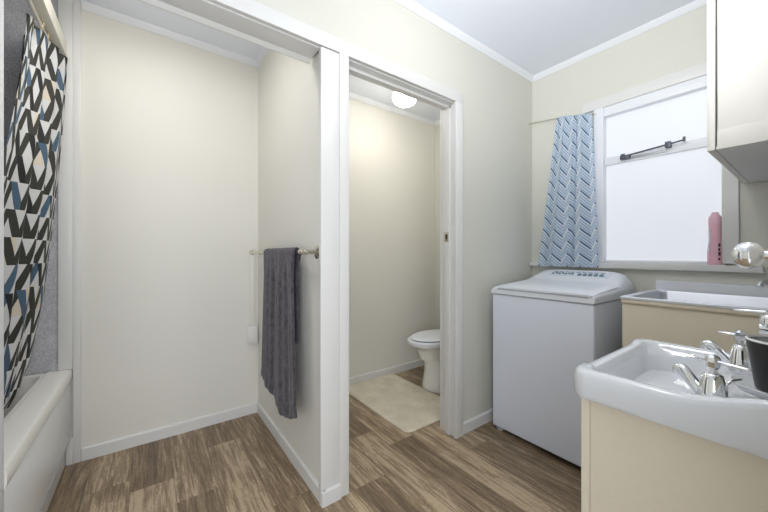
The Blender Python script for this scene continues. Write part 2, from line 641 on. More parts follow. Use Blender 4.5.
# toilet doorway frame
d1 = B('door_1', 'trim', [(XA, -1.264, 0.684, 0.733, 0, 1.978), (XA, -1.264, 1.452, 1.512, 0, 1.978)], bev=0.004)
struct(d1, 'white doorway frame of the toilet')
B('jamb_lining', 'trim', [(-1.385, XA, 0.690, 0.712, 0, 1.99), (-1.385, XA, 1.462, 1.482, 0, 1.99), (-1.385, XA, 0.712, 1.462, 1.972, 2.0)], d1, bev=0.002)
B('door_stop', 'trim', [(-1.355, -1.318, 0.712, 0.724, 0, 1.972), (-1.355, -1.318, 1.450, 1.462, 0, 1.972), (-1.355, -1.318, 0.712, 1.462, 1.955, 1.972)], d1, bev=0.0015)
# the doorway's own back architrave on the toilet side
B('rear_architrave', 'trim', [(-1.412, -1.396, 1.470, 1.520, 0, 1.99)], d1, bev=0.002)
sp_ = bmesh.new()
box(sp_, -1.352, -1.322, 1.4465, 1.4500, 1.155, 1.215, bev=0.001)
spo = link('strike_plate', sp_, 'nickel', d1, smooth=True, angle=35)
spo['label'] = 'metal strike plate on the jamb'
B('latch_hole', 'gap', (-1.345, -1.330, 1.4455, 1.4466, 1.170, 1.200), spo)

# timber by the bath end: board down to the ledge and a cover strip beside it
struct(B('trim_8', 'trim', [(XB, XB + 0.022, -0.366, -0.312, 0.493, H - 0.001)], bev=0.003), 'white board standing on the bath ledge')
struct(B('trim_9', 'trim', [(XB, XB + 0.016, -0.312, -0.282, 0.0, H - 0.001), (XB, XB + 0.0165, -0.340, -0.312, 0.0, 0.138)], bev=0.003), 'white cover strip beside the bath')
struct(B('trim_10', 'beam', (XB + 0.022, -1.340, -0.385, -0.333, 2.086, 2.160), bev=0.003), 'cream timber beam over the shower curtain')

# ------------------------------------------------------------------ window
win = B('window_1', 'trim', [(-0.935, -0.20, YW - 0.020, YW, 2.003, 2.066), (-0.296, -0.238, YW - 0.018, YW, 1.035, 2.003)], bev=0.003)
struct(win, 'white framed window with frosted panes')
B('window_frame', 'trim_white', [(wx0 - 0.018, wx0 + 0.034, YW - 0.022, YW + 0.085, 1.03, 2.003), (wx1 - 0.010, wx1, YW, YW + 0.085, 1.03, 1.985),
                                 (wx0 - 0.018, wx1, YW - 0.012, YW + 0.085, 1.945, 2.003),
                                 (wx0, wx1, YW + 0.01, YW + 0.085, 1.03, 1.045)], win, bev=0.003)
B('window_sill', 'trim', [(-1.284, -0.16, YW - 0.036, YW - 0.001, 0.995, 1.026), (wx0 - 0.0, wx1, YW - 0.034, YW + 0.05, 1.0, 1.030)], win, bev=0.003)
B('transom', 'trim_white', (wx0 + 0.034, wx1 - 0.01, YW + 0.004, YW + 0.05, 1.640, 1.688), win, bev=0.003)
B('pane', 'frosted', (wx0 + 0.03, wx1 - 0.008, YW + 0.030, YW + 0.036, 1.044, 1.642), win)
B('pane', 'frosted', (wx0 + 0.03, wx1 - 0.008, YW + 0.030, YW + 0.036, 1.686, 1.948), win)
st = bmesh.new()
tube(st, [(-0.695, YW - 0.022, 1.668), (-0.44, YW - 0.022, 1.690)], 0.0045, 8)
sto = link('window_stay', st, 'dark_metal', win, smooth=True, angle=40)
sto['label'] = 'dark metal window stay'
B('stay_pivot', 'dark_metal', [(-0.722, -0.675, YW - 0.028, YW + 0.004, 1.650, 1.674), (-0.716, -0.696, YW - 0.034, YW - 0.02, 1.655, 1.682)], sto, bev=0.003)
B('stay_peg', 'dark_metal', [(-0.512, -0.488, YW - 0.030, YW + 0.004, 1.668, 1.700), (-0.440, -0.428, YW - 0.026, YW - 0.016, 1.682, 1.708)], sto, bev=0.003)
B('stay_plate', 'dull', [(-0.672, -0.51, YW - 0.002, YW + 0.005, 1.650, 1.664)], sto, bev=0.001)

# ------------------------------------------------------------------ bath with ledge
bx0, bx1 = XB + 0.002, -1.337
bt = empty('bathtub', (-1.82, -0.7, 0))
tag(bt, 'deep white shower bath behind the patterned curtain, with a broad front ledge', 'bathtub')
bm = bmesh.new()
outer = rrect(bx0 + 0.008, bx1, -1.11, -0.405, 0.02)
rings = [[(x, y, 0.02) for x, y in outer], [(x, y, 0.478) for x, y in outer], [(x, y, 0.4915) for x, y in rrect(bx0 + 0.01, bx1 - 0.002, -1.108, -0.407, 0.02)]]
for ins, z, r in ((0.012, 0.4915, 0.06), (0.018, 0.480, 0.07), (0.030, 0.30, 0.09), (0.08, 0.16, 0.10), (0.2, 0.14, 0.08)):
    rings.append([(x, y, z) for x, y in rrect(bx0 + 0.008 + ins, bx1 - ins, -1.11 + ins, -0.405 - ins, r)])
loops(bm, rings)
link('tub', bm, 'shub', bt, smooth=True, angle=40)
bm = bmesh.new()
prism(bm, [(-0.405, 0.448), (-0.3425, 0.448), (-0.3425, 0.428), (-0.326, 0.428), (-0.318, 0.434), (-0.315, 0.445), (-0.315, 0.478), (-0.320, 0.489), (-0.332, 0.4925), (-0.405, 0.4925)],
      'x', bx0 + 0.0, bx1)
link('ledge', bm, 'shub', bt, smooth=True, angle=40)
B('front_panel', 'panel', (bx0 + 0.016, bx1, -0.404, -0.321, 0.140, 0.4475), bt, bev=0.002)
B('kick_strip', 'trim', (bx0 + 0.016, bx1, -0.365, -0.341, 0.001, 0.1395), bt, bev=0.003)

B('panel_shade_strip', 'seam', (bx0 + 0.017, bx1, -0.350, -0.320, 0.135, 0.1405), bt)  # grey strip drawing the shade line under the panel's overhang

# ------------------------------------------------------------------ shower curtain and rod
bm = bmesh.new()
tube(bm, [(XB + 0.023, -0.374, 2.073), (-1.337, -0.374, 2.073)], 0.0065, 12)
tag(link('shower_rod', bm, 'beam', smooth=True, angle=40), 'thin cream shower rod under the cream timber beam', 'curtain rod')

R_ = [(0.455, -1.965, -0.458), (0.495, -2.02, -0.444), (0.60, -2.118, -0.430), (0.86, -2.205, -0.404), (1.15, -2.220, -0.380), (1.49, -2.225, -0.354),
      (1.70, -2.235, -0.342), (1.98, -2.266, -0.333), (2.075, -2.274, -0.330)]
L_ = [(0.455, -1.60, -0.470), (0.9, -1.60, -0.445), (1.44, -1.68, -0.401), (1.66, -1.79, -0.400), (1.86, -1.885, -0.400), (2.0, -1.915, -0.400), (2.075, -1.918, -0.400)]


def curt(u, v):
    z = 2.066 - v * (2.066 - 0.46)
    xl, yl = table(L_, z)
    xr, yr = table(R_, z)
    fl = 3.5
    ph = 2 * math.pi * fl * u + 0.9 * math.sin(3 * v + u)
    amp = lerp(0.020, 0.026, v) * (1 - 0.55 * sstep(0.75, 1, v))
    off = amp * math.sin(ph) + 0.006 * math.sin(2.3 * ph + 4 * v)
    w = min(1, 5 * u, 6 * (1 - u))
    x = lerp(xl, xr, u) + 0.004 * math.cos(ph) * w
    y = lerp(yl, yr, u) + (off - 0.010) * w
    top = sstep(0.05, 0.0, v)
    y = lerp(y, lerp(yl, yr, u) + 0.7 * off, top * 0.8)
    z -= 0.018 * top * (1 - math.cos(ph)) * 0.5
    y = min(y, -0.385 if z < 2.0 and False else y)
    if z < 0.56:
        y = min(y, -0.440)
    return (x, y, z)


sc_ = sheet(150, 120, curt, lambda u, v: (u * 0.86, (1 - v) * 1.62 + 0.05), 'shower_curtain', 'shower_curtain')
tag(sc_, 'shower curtain printed with rows of slanting black and blue strokes on white', 'shower curtain')
for k in range(4):
    xx = -1.965 - 0.085 * k
    bm = bmesh.new()
    tube(bm, [(xx, -0.374 + 0.016 * math.cos(a), 2.062 + 0.020 * math.sin(a)) for a in [2 * math.pi * i / 16 for i in range(17)]], 0.0028, 8)
    link('curtain_ring', bm, 'brass', sc_, smooth=True)

# ------------------------------------------------------------------ towel rail, towel, socket
ry, rz = 0.553, 1.092
tr = empty('towel_rail', (-1.75, 0.60, rz))
tag(tr, 'brushed metal towel rail on the partition wall', 'towel rail')
bm = bmesh.new()
tube(bm, [(-2.215, ry, rz), (-1.295, ry, rz)], 0.0075, 14)
link('rail', bm, 'nickel', tr, smooth=True, angle=40)
for xx in (-2.03, -1.335):
    bm = bmesh.new()
    lathe(bm, [(0.0, 0.613), (0.030, 0.613), (0.030, 0.607), (0.012, 0.600), (0.010, 0.57), (0.013, 0.562), (0.013, 0.545), (0.0, 0.542)], (xx, 0, rz), 'y', 22)
    link('bracket', bm, 'nickel', tr, smooth=True, angle=40)
bm = bmesh.new()
lathe(bm, [(0, -2.235), (0.014, -2.232), (0.018, -2.222), (0.014, -2.208), (0.0085, -2.200)], (0, ry, rz), 'x', 18)
link('finial', bm, 'nickel', tr, smooth=True, angle=40)
bm = bmesh.new()
lathe(bm, [(0.008, -1.405), (0.0125, -1.397), (0.0125, -1.372), (0.008, -1.362)], (0, ry, rz), 'x', 18)
link('collar', bm, 'nickel', tr, smooth=True, angle=40)


def towel(u, v):
    # v runs from front hem over the rail to the rear hem
    x = lerp(-1.885, -1.435, u)
    zf = table([(0, 0.375), (0.25, 0.35), (0.42, 0.335), (0.46, 0.302), (0.58, 0.300), (0.64, 0.288), (0.85, 0.315), (1.0, 0.355)], u)[0]
    zb = 0.66
    r = 0.016
    Lf, Lb = rz - zf, rz - zb
    arc = math.pi * r
    s = v * (Lf + arc + Lb)
    rip = 0.006 * math.sin(u * 17 + 0.5) + 0.0025 * math.sin(u * 47 + 1)
    if s < Lf:
        d = (Lf - s) / Lf
        y, z = ry - r - 0.003 * d + rip * min(1, d * 6), zf + s
        x += lerp(-0.055, 0.055, u) * d
        y += 0.004 * math.sin(z * 60 + u * 5) * sstep(0.5, 0.25, z)
    elif s < Lf + arc:
        a = (s - Lf) / r
        y, z = ry - r * math.cos(a), rz + r * math.sin(a)
    else:
        d = (s - Lf - arc) / Lb
        y, z = ry + r + 0.004 * d, rz - (s - Lf - arc)
        x -= 0.035 * sstep(0.0, 0.1, s - Lf - arc)
    return (x, y, z)


tw = sheet(72, 110, towel, lambda u, v: (u, v), 'bath_towel', 'towel', thick=0.013)
tag(tw, 'charcoal grey bath towel draped over the towel rail', 'towel')

sw = empty('switch_box', (XB, 0.575, 0.535))
tag(sw, 'small white electrical box low on the recess back wall', 'switch box')
B('box_body', 'trim', (XB, XB + 0.022, 0.536, 0.606, 0.475, 0.598), sw, bev=0.004)
B('face_plate', 'cupboard', (XB + 0.022, XB + 0.026, 0.545, 0.597, 0.490, 0.583), sw, bev=0.001)
B('conduit', 'wall_warm', (XB, XB + 0.012, 0.556, 0.588, 0.598, 1.10), sw, bev=0.003)

# ------------------------------------------------------------------ toilet room
tx = -1.858
tl = empty('toilet', (tx, 1.95, 0))
tag(tl, 'white ceramic toilet with lid closed, half hidden by the door frame', 'toilet')


def oval(cx, cy, rx, ry_, z, n=48, egg=0.0):
    out = []
    for i in range(n):
        a = 2 * math.pi * i / n
        yy = math.sin(a)
        out.append((cx + rx * math.cos(a) * (1 + egg * yy), cy + ry_ * yy, z))
    return out


bm = bmesh.new()
loops(bm, [oval(tx, 1.965, 0.150, 0.185, 0.0), oval(tx, 1.965, 0.152, 0.187, 0.025), oval(tx, 1.962, 0.142, 0.172, 0.07), oval(tx, 1.955, 0.122, 0.160, 0.15),
           oval(tx, 1.945, 0.110, 0.160, 0.215), oval(tx, 1.93, 0.116, 0.175, 0.28), oval(tx, 1.91, 0.124, 0.195, 0.325), oval(tx, 1.89, 0.140, 0.220, 0.355),
           oval(tx, 1.88, 0.160, 0.238, 0.372), oval(tx, 1.88, 0.158, 0.236, 0.382), oval(tx, 1.88, 0.13, 0.19, 0.382), oval(tx, 1.88, 0.09, 0.14, 0.25)])
box(bm, tx - 0.09, tx + 0.09, 2.06, 2.24, 0.10, 0.37, bev=0.03, seg=3)
link('pan', bm, 'toilet_ceramic', tl, smooth=True, angle=50)
bm = bmesh.new()
loops(bm, [oval(tx, 1.88, 0.162, 0.245, 0.384), oval(tx, 1.88, 0.172, 0.255, 0.386), oval(tx, 1.88, 0.177, 0.260, 0.396), oval(tx, 1.88, 0.174, 0.257, 0.407), oval(tx, 1.88, 0.158, 0.240, 0.411)])
link('seat', bm, 'plastic_white', tl, smooth=True, angle=50)
bm = bmesh.new()
loops(bm, [oval(tx, 1.885, 0.148, 0.225, 0.416), oval(tx, 1.885, 0.154, 0.232, 0.418), oval(tx, 1.885, 0.156, 0.234, 0.424), oval(tx, 1.885, 0.142, 0.218, 0.432), oval(tx, 1.885, 0.10, 0.15, 0.437)])
link('lid', bm, 'plastic_white', tl, smooth=True, angle=50)
bm = bmesh.new()
loops(bm, [oval(tx, 1.885, 0.146, 0.222, 0.409), oval(tx, 1.885, 0.146, 0.222, 0.418)])
link('lid_slit_shade', bm, 'gap', tl)  # dark oval plate drawing the shaded slit between seat and lid
bm = bmesh.new()
box(bm, tx - 0.155, tx + 0.155, 2.145, YW - 0.002, 0.76, 1.10, bev=0.018, seg=3)
link('cistern', bm, 'toilet_ceramic', tl, smooth=True, angle=40)
bm = bmesh.new()
box(bm, tx - 0.163, tx + 0.163, 2.137, YW - 0.002, 1.10, 1.130, bev=0.008)
link('cistern_lid', bm, 'toilet_ceramic', tl, smooth=True, angle=40)
bm = bmesh.new()
tube(bm, smooth_path([(tx, 2.235, 0.77), (tx, 2.235, 0.45), (tx, 2.225, 0.33), (tx, 2.17, 0.29)], 5), 0.022, 14)
link('flush_pipe', bm, 'plastic_white', tl, smooth=True)

# bath mat
bm = bmesh.new()
mx0, mx1, my0, my1 = -2.285, -1.472, 1.252, 1.772
rings = []
for ins, z in ((0.0, 0.0005), (-0.002, 0.006), (0.004, 0.013), (0.016, 0.016)):
    rings.append([(x, y, z) for x, y in rrect(mx0 + ins, mx1 - ins, my0 + ins, my1 - ins, 0.045)])
rings.append([(x, y, 0.014) for x, y in rrect(mx0 + 0.03, mx1 - 0.03, my0 + 0.03, my1 - 0.03, 0.04)])
loops(bm, rings)
tag(link('bath_mat', bm, 'mat', smooth=True, angle=60), 'cream pile bath mat on the toilet floor', 'mat')

# ceiling lights
def added_oyster(loc, r, label):  # fixture added out of view to go with the fill lamps
    e_ = empty('ceiling_light', loc)
    tag(e_, label, 'light')
    bm = bmesh.new()
    lathe(bm, [(0, H - 0.001), (r, H - 0.001), (r, H - 0.018), (r * 0.94, H - 0.024), (0, H - 0.024)], (loc[0], loc[1], 0), 'z', 36)
    link('base_ring', bm, 'plastic_white', e_, smooth=True, angle=40)
    bm = bmesh.new()
    lathe(bm, [(r * 0.93, H - 0.024), (r * 0.90, H - 0.036), (r * 0.75, H - 0.052), (r * 0.45, H - 0.064), (0, H - 0.068)], (loc[0], loc[1], 0), 'z', 36)
    link('diffuser', bm, 'glow', e_, smooth=True, angle=40)


lx_, ly_ = -1.80, 1.51
e_ = empty('ceiling_light', (lx_, ly_, H))
tag(e_, 'round glowing ceiling light in the toilet, seen through the doorway', 'light')
bm = bmesh.new()
lathe(bm, [(0, H - 0.001), (0.05, H - 0.001), (0.05, H - 0.02), (0.016, H - 0.03), (0.014, 2.275), (0.0, 2.274)], (lx_, ly_, 0), 'z', 28)
link('stem', bm, 'plastic_white', e_, smooth=True, angle=40)
bm = bmesh.new()
lathe(bm, [(0.014, 2.285), (0.05, 2.279), (0.080, 2.262), (0.088, 2.246), (0.0, 2.245)], (lx_, ly_, 0), 'z', 36)
link('gallery', bm, 'plastic_white', e_, smooth=True, angle=40)
bm = bmesh.new()
lathe(bm, [(0.087, 2.2445), (0.090, 2.225), (0.078, 2.195), (0.050, 2.174), (0.0, 2.166)], (lx_, ly_, 0), 'z', 36)
link('diffuser', bm, 'glow_bright', e_, smooth=True, angle=60)
added_oyster((-0.50, 0.95, H), 0.14, 'added round ceiling light of the main bathroom, out of view')
added_oyster((-1.60, -0.05, H), 0.12, 'added round ceiling light of the shower recess, out of view')

# ------------------------------------------------------------------ washing machine
wm = empty('washing_machine', (-0.93, 2.0, 0))
tag(wm, 'white top-loading washing machine in the corner below the window', 'washing machine')
ax0, ax1, ay0, ay1 = -1.215, -0.649, 1.730, 2.285
bm = bmesh.new()
box(bm, ax0, ax1, ay0, ay1, 0.022, 0.836, bev=0.010, seg=3)
link('cabinet', bm, 'enamel', wm, smooth=True, angle=40)
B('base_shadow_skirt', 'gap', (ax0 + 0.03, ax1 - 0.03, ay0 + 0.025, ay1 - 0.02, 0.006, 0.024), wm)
for xx in (ax0 + 0.035, ax1 - 0.035):
    for yy in (ay0 + 0.035, ay1 - 0.05):
        bm = bmesh.new()
        lathe(bm, [(0.026, 0.0), (0.026, 0.010), (0.018, 0.016), (0.018, 0.026)], (xx, yy, 0), 'z', 18)
        link('foot', bm, 'marks' if False else 'steel', wm, smooth=True, angle=40)
prof = [(1.724, 0.874), (1.740, 0.886), (1.80, 0.895), (1.95, 0.904), (2.06, 0.912), (2.10, 0.921), (2.14, 0.938), (2.18, 0.957), (2.22, 0.972), (2.25, 0.979), (2.275, 0.976), (2.288, 0.960)]


def washtop(y):
    return table(prof, y)[0]


bm = bmesh.new()
NX, ys = 44, []
for (a, _), (b, __) in zip(prof, prof[1:]):
    ys += [a, (a + b) / 2]
ys.append(prof[-1][0])
z0 = 0.842
top = []
for i in range(NX + 1):
    t = i / NX
    # denser near the edges
    t = 0.5 - 0.5 * math.cos(math.pi * t)
    rowv = []
    for y in ys:
        e_ = abs(2 * t - 1)
        back = sstep(2.02, 2.2, y)
        k = lerp(14, 6.5, back)
        sh = (1 - e_ ** k) ** (1 / lerp(3.0, 2.2, back)) if e_ < 1 else 0
        z = z0 + 0.016 + (washtop(y) - z0 - 0.016) * sh
        bul = 0.004
        rowv.append(bm.verts.new((lerp(ax0 - bul, ax1 + bul, t), y, z)))
    top.append(rowv)
bot = [[bm.verts.new((v.co.x, v.co.y, z0)) for v in r] for r in (top[0], top[-1])]
for a, b in zip(top, top[1:]):
    for j in range(len(ys) - 1):
        bm.faces.new((a[j], b[j], b[j + 1], a[j + 1]))
ring_top = [r[0] for r in top] + top[-1][1:] + [r[-1] for r in top[::-1]][1:] + top[0][::-1][1:-1]
low = [bm.verts.new((v.co.x, v.co.y, z0)) for v in ring_top]
n = len(ring_top)
for v in bot[0] + bot[1]:
    bm.verts.remove(v)
for i in range(n):
    bm.faces.new((ring_top[i], low[i], low[(i + 1) % n], ring_top[(i + 1) % n]))
bm.faces.new(low)
link('top_deck', bm, 'plastic_white', wm, smooth=True, angle=50)
B('deck_seam', 'seam', (ax0 + 0.004, ax1 - 0.004, ay0 + 0.002, ay1 - 0.004, 0.834, 0.843), wm)
# lid following the deck, with a shadow gap at its front edge
bm = bmesh.new()
lx0, lx1, ly0, ly1 = ax0 + 0.035, ax1 - 0.004, 1.722, 2.055
NXl, NYl = 24, 16
upv, dnv = [], []
for i in range(NXl + 1):
    t = i / NXl
    x = lerp(lx0, lx1, t)
    e_ = abs(2 * t - 1)
    sh = (1 - e_ ** 10) ** 0.4 if e_ < 1 else 0
    ru, rd = [], []
    for j in range(NYl + 1):
        y = lerp(ly0, ly1, j / NYl)
        zb_ = washtop(max(y, 1.745)) - 0.010
        fr_ = (1 - (1 - min(1, (y - ly0) / 0.05)) ** 2.4)
        zt = zb_ + 0.003 + 0.014 * sh * (0.35 + 0.65 * fr_)
        ru.append(bm.verts.new((x, y, zt)))
        rd.append(bm.verts.new((x, y, zb_)))
    upv.append(ru)
    dnv.append(rd)
for i in range(NXl):
    for j in range(NYl):
        bm.faces.new((upv[i][j], upv[i + 1][j], upv[i + 1][j + 1], upv[i][j + 1]))
        bm.faces.new((dnv[i][j], dnv[i][j + 1], dnv[i + 1][j + 1], dnv[i + 1][j]))
    bm.faces.new((upv[i][0], dnv[i][0], dnv[i + 1][0], upv[i + 1][0]))
    bm.faces.new((upv[i][-1], upv[i + 1][-1], dnv[i + 1][-1], dnv[i][-1]))
for j in range(NYl):
    bm.faces.new((upv[0][j], upv[0][j + 1], dnv[0][j + 1], dnv[0][j]))
    bm.faces.new((upv[-1][j], dnv[-1][j], dnv[-1][j + 1], upv[-1][j + 1]))
link('lid', bm, 'plastic_white', wm, smooth=True, angle=50)
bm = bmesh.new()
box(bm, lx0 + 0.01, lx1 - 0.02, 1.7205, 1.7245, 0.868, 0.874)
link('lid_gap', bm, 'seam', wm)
# control panel print and buttons on the console slope
cp = bmesh.new()


def on_console(bm, x0, x1, y0, y1, h=0.002):
    vs_t = [bm.verts.new((x, y, washtop(y) + h)) for x, y in ((x0, y0), (x1, y0), (x1, y1), (x0, y1))]
    vs_b = [bm.verts.new((v.co.x, v.co.y, v.co.z - 0.004)) for v in vs_t]
    bm.faces.new(vs_t)
    bm.faces.new(vs_b[::-1])
    for i in range(4):
        bm.faces.new((vs_t[i], vs_b[i], vs_b[(i + 1) % 4], vs_t[(i + 1) % 4]))


on_console(cp, -1.075, -0.735, 2.150, 2.215, 0.0012)
cpo = link('control_panel', cp, 'enamel', wm)
for k in range(7):
    bm = bmesh.new()
    on_console(bm, -1.065 + 0.020 * k, -1.052 + 0.020 * k, 2.170 + 0.006 * (k % 2), 2.181 + 0.006 * (k % 2), 0.004)
    link('button', bm, 'marks', cpo)
for k in range(5):
    bm = bmesh.new()
    on_console(bm, -0.905 + 0.030 * k, -0.885 + 0.030 * k, 2.160, 2.180, 0.004)
    link('button', bm, 'marks', cpo)
bm = bmesh.new()
for k in range(9):
    on_console(bm, -1.06 + 0.034 * k, -1.038 + 0.034 * k, 2.198, 2.202, 0.0025)
link('panel_print', bm, 'marks', cpo)

# ------------------------------------------------------------------ window curtain and wire
bm = bmesh.new()
tube(bm, [(XA, 2.268, 2.045), (-1.08, 2.268, 2.015), (-0.852, 2.268, 1.970)], 0.0035, 8)
lathe(bm, [(0, XA), (0.010, XA), (0.008, XA + 0.006), (0.004, XA + 0.010)], (0, 2.268, 2.045), 'x', 12)
tube(bm, [(-0.852, 2.268, 1.970), (-0.852, 2.300, 1.972)], 0.003, 8)
tag(link('curtain_wire', bm, 'nickel', smooth=True, angle=40), 'thin curtain wire above the blue window curtain', 'curtain wire')


def wcurt(u, v):
    zt = lerp(2.022, 1.975, u)
    z = zt - v * (zt - 1.000)
    x0 = lerp(-1.075, -1.205, v ** 1.1)
    x1 = lerp(-0.857, -0.822, v)
    x = lerp(x0, x1, u)
    top = sstep(0.06, 0.0, v)
    amp = lerp(0.006, 0.014, v)
    y = 2.250 + amp * math.sin(2 * math.pi * (2.3 * u) + 0.6) + 0.005 * math.sin(2 * math.pi * 6 * u) * (1 - v)
    # deep fold at mid width
    y += 0.012 * math.exp(-((u - 0.56) / 0.05) ** 2)
    y = lerp(y, 2.268 + 0.004 * math.sin(40 * u), top * 0.7)
    return (x, y, z)


wc_ = sheet(70, 90, wcurt, lambda u, v: (u * 0.345, (1 - v) * 1.05), 'window_curtain', 'window_curtain')
tag(wc_, 'pale window curtain with blue zigzag waves above the washing machine', 'curtain')

# ------------------------------------------------------------------ laundry tub
lt = empty('laundry_tub', (-0.28, 2.05, 0))
tag(lt, 'stainless steel laundry tub set in a cream cabinet under the window', 'laundry tub')
tx0, tx1, ty0, ty1, tz = -0.561, 0.01, 1.800, 2.318, 0.885
B('cabinet', 'cream', [(tx0 + 0.003, tx1 - 0.003, ty0 + 0.004, ty0 + 0.024, 0.0, tz - 0.016), (tx0 + 0.003, tx0 + 0.021, ty0 + 0.024, ty1, 0.0, tz - 0.016),
                       (tx1 - 0.021, tx1 - 0.003, ty0 + 0.024, ty1, 0.0, tz - 0.016), (tx0 + 0.021, tx1 - 0.021, ty1 - 0.015, ty1, 0.0, tz - 0.016)], lt, bev=0.002)
B('top_rail', 'cream', (tx0 + 0.001, tx1 - 0.001, ty0 - 0.004, ty0 + 0.008, tz - 0.030, tz - 0.013), lt, bev=0.002)
bm = bmesh.new()
rings = []
for ins, z, r in ((0.0, tz - 0.012, 0.006), (0.0, tz - 0.003, 0.006), (0.003, tz, 0.006)):
    rings.append([(x, y, z) for x, y in rrect(tx0 - 0.004 + ins, tx1 - ins, ty0 - 0.006 + ins, ty1 - ins, r)])
bowl = (tx0 + 0.030, tx1 - 0.045, ty0 + 0.012, ty1 - 0.034)
for ins, z, r in ((0.0, tz, 0.03), (0.006, tz - 0.008, 0.035), (0.016, tz - 0.24, 0.05), (0.03, tz - 0.275, 0.06), (0.10, tz - 0.285, 0.06)):
    rings.append([(x, y, z) for x, y in rrect(bowl[0] + ins, bowl[1] - ins, bowl[2] + ins, bowl[3] - ins, r)])
loops(bm, rings, cap0=False)
link('bowl', bm, 'steel', lt, smooth=True, angle=40)
bm = bmesh.new()
prism(bm, [(ty1 - 0.036, tz - 0.001), (ty1 - 0.034, tz + 0.046), (ty1 - 0.030, tz + 0.050), (ty1 - 0.001, tz + 0.050), (ty1 - 0.001, tz - 0.001)], 'x', tx0 + 0.012, tx1 - 0.01)
link('upstand', bm, 'steel', lt, smooth=True, angle=30)
bm = bmesh.new()
tube(bm, smooth_path([(-0.075, 2.316, 0.972), (-0.085, 2.27, 0.974), (-0.115, 2.20, 0.966), (-0.148, 2.12, 0.960), (-0.158, 2.10, 0.942)], 6), 0.0105, 14)
lathe(bm, [(0.026, 2.3185), (0.026, 2.312), (0.014, 2.304)], (-0.075, 0, 0.972), 'y', 20)
link('spout', bm, 'chrome', lt, smooth=True, angle=50)

# bottle on the sill
bo = empty('bottle', (-0.325, 2.290, 1.027))
tag(bo, 'pink plastic bottle standing on the window sill', 'bottle')
bxc, byc = -0.320, 2.312


def bring(rx, ry2, z, n=32):
    out = []
    for i in range(n):
        a = 2 * math.pi * i / n
        c, s = math.cos(a), math.sin(a)
        out.append((bxc + rx * math.copysign(abs(c) ** 0.8, c), byc + ry2 * math.copysign(abs(s) ** 0.8, s), z))
    return out


bm = bmesh.new()
loops(bm, [bring(0.022, 0.016, 1.0265), bring(0.027, 0.019, 1.029), bring(0.028, 0.020, 1.04), bring(0.0285, 0.020, 1.10), bring(0.026, 0.019, 1.13), bring(0.0235, 0.018, 1.155),
           bring(0.0225, 0.018, 1.175), bring(0.0235, 0.018, 1.20), bring(0.0235, 0.018, 1.232)])
link('bottle_body', bm, 'pink', bo, smooth=True, angle=50)
bm = bmesh.new()
loops(bm, [bring(0.0245, 0.019, 1.2325), bring(0.0245, 0.019, 1.262), bring(0.021, 0.017, 1.274), bring(0.015, 0.013, 1.281), bring(0.014, 0.012, 1.290), bring(0.010, 0.009, 1.294)])
link('cap', bm, 'pink_cap', bo, smooth=True, angle=50)
bm = bmesh.new()
for zz, hh, ww in ((1.120, 0.016, 0.007), (1.098, 0.014, 0.006), (1.075, 0.018, 0.008), (1.052, 0.012, 0.006)):
    box(bm, bxc + 0.014, bxc + 0.014 + ww, byc - 0.0205, byc - 0.0165, zz, zz + hh)
link('printed_mark', bm, 'gap', bo)
bm = bmesh.new()
tube(bm, smooth_path([(bxc - 0.020, byc - 0.0165, 1.09), (bxc - 0.0195, byc - 0.015, 1.13), (bxc - 0.017, byc - 0.015, 1.165), (bxc - 0.019, byc - 0.0145, 1.21)], 5), 0.0045, 8)
link('edge_highlight', bm, 'plastic_white', bo, smooth=True)  # white tube modelled in place of a highlight on the bottle's left edge

# ------------------------------------------------------------------ wall cupboard
cu = empty('wall_cupboard', (-0.06, 1.9, 1.42))
tag(cu, 'cream wall cupboard hanging at the top right beside the window', 'cupboard')
cz = 1.42
bm = bmesh.new()
box(bm, -0.200, 0.098, 1.482, YW - 0.022, cz + 0.012, H - 0.002, bev=0.002)
link('body', bm, 'cupboard', cu, smooth=True, angle=35)
B('bottom_rail', 'cupboard', (-0.200, 0.098, 1.479, 1.4815, cz, cz + 0.062), cu, bev=0.001)
B('underside', 'cupboard_under', (-0.203, 0.098, 1.482, YW - 0.022, cz, cz + 0.0115), cu, bev=0.0015)
cd = B('door', 'cupboard', (-0.224, -0.2045, 1.479, YW - 0.024, cz, H - 0.01), cu, bev=0.002)

# ------------------------------------------------------------------ vanity, basin
vx0, vy0, vy1 = -0.362, 0.893, 1.325
va = empty('vanity_cabinet', (-0.12, 1.1, 0))
tag(va, 'cream cabinet under the white hand basin', 'cabinet')
B('body', 'cream', [(vx0 + 0.018, 0.098, vy0, vy0 + 0.018, 0.0, 0.726), (vx0 + 0.018, 0.098, vy1 - 0.018, vy1, 0.0, 0.726), (vx0 + 0.018, 0.098, vy0 + 0.018, vy1 - 0.018, 0.05, 0.068)], va, bev=0.002)
B('door', 'cream', (vx0 - 0.002, vx0 + 0.0175, vy0 - 0.002, vy1, 0.04, 0.724), va, bev=0.002)

bs = empty('hand_basin', (-0.14, 1.1, 0.727))
tag(bs, 'white ceramic hand basin on the cream cabinet in the foreground', 'basin')
ox0, ox1, oy0, oy1 = -0.376, 0.098, 0.852, 1.352


def rimz(x, y):
    z = 0.800 + 0.040 * sstep(-0.19, 0.02, x)
    # lower stretch in the middle of the front rim
    if x < -0.28:
        a = sstep(0.915, 0.925, y) * (1 - sstep(1.275, 1.285, y))
        z -= 0.007 * a * sstep(-0.28, -0.31, x)
    return z


def dense(x0, x1, y0, y1, r, n=14, k=26):
    """rounded rectangle with points along the straights too"""
    P = rrect(x0, x1, y0, y1, r, n)
    out = []
    for c in range(4):
        arc = P[c * n:(c + 1) * n]
        out += arc
        nxt = P[((c + 1) * n) % (4 * n)]
        a = arc[-1]
        for i in range(1, k):
            out.append((lerp(a[0], nxt[0], i / k), lerp(a[1], nxt[1], i / k)))
    return out


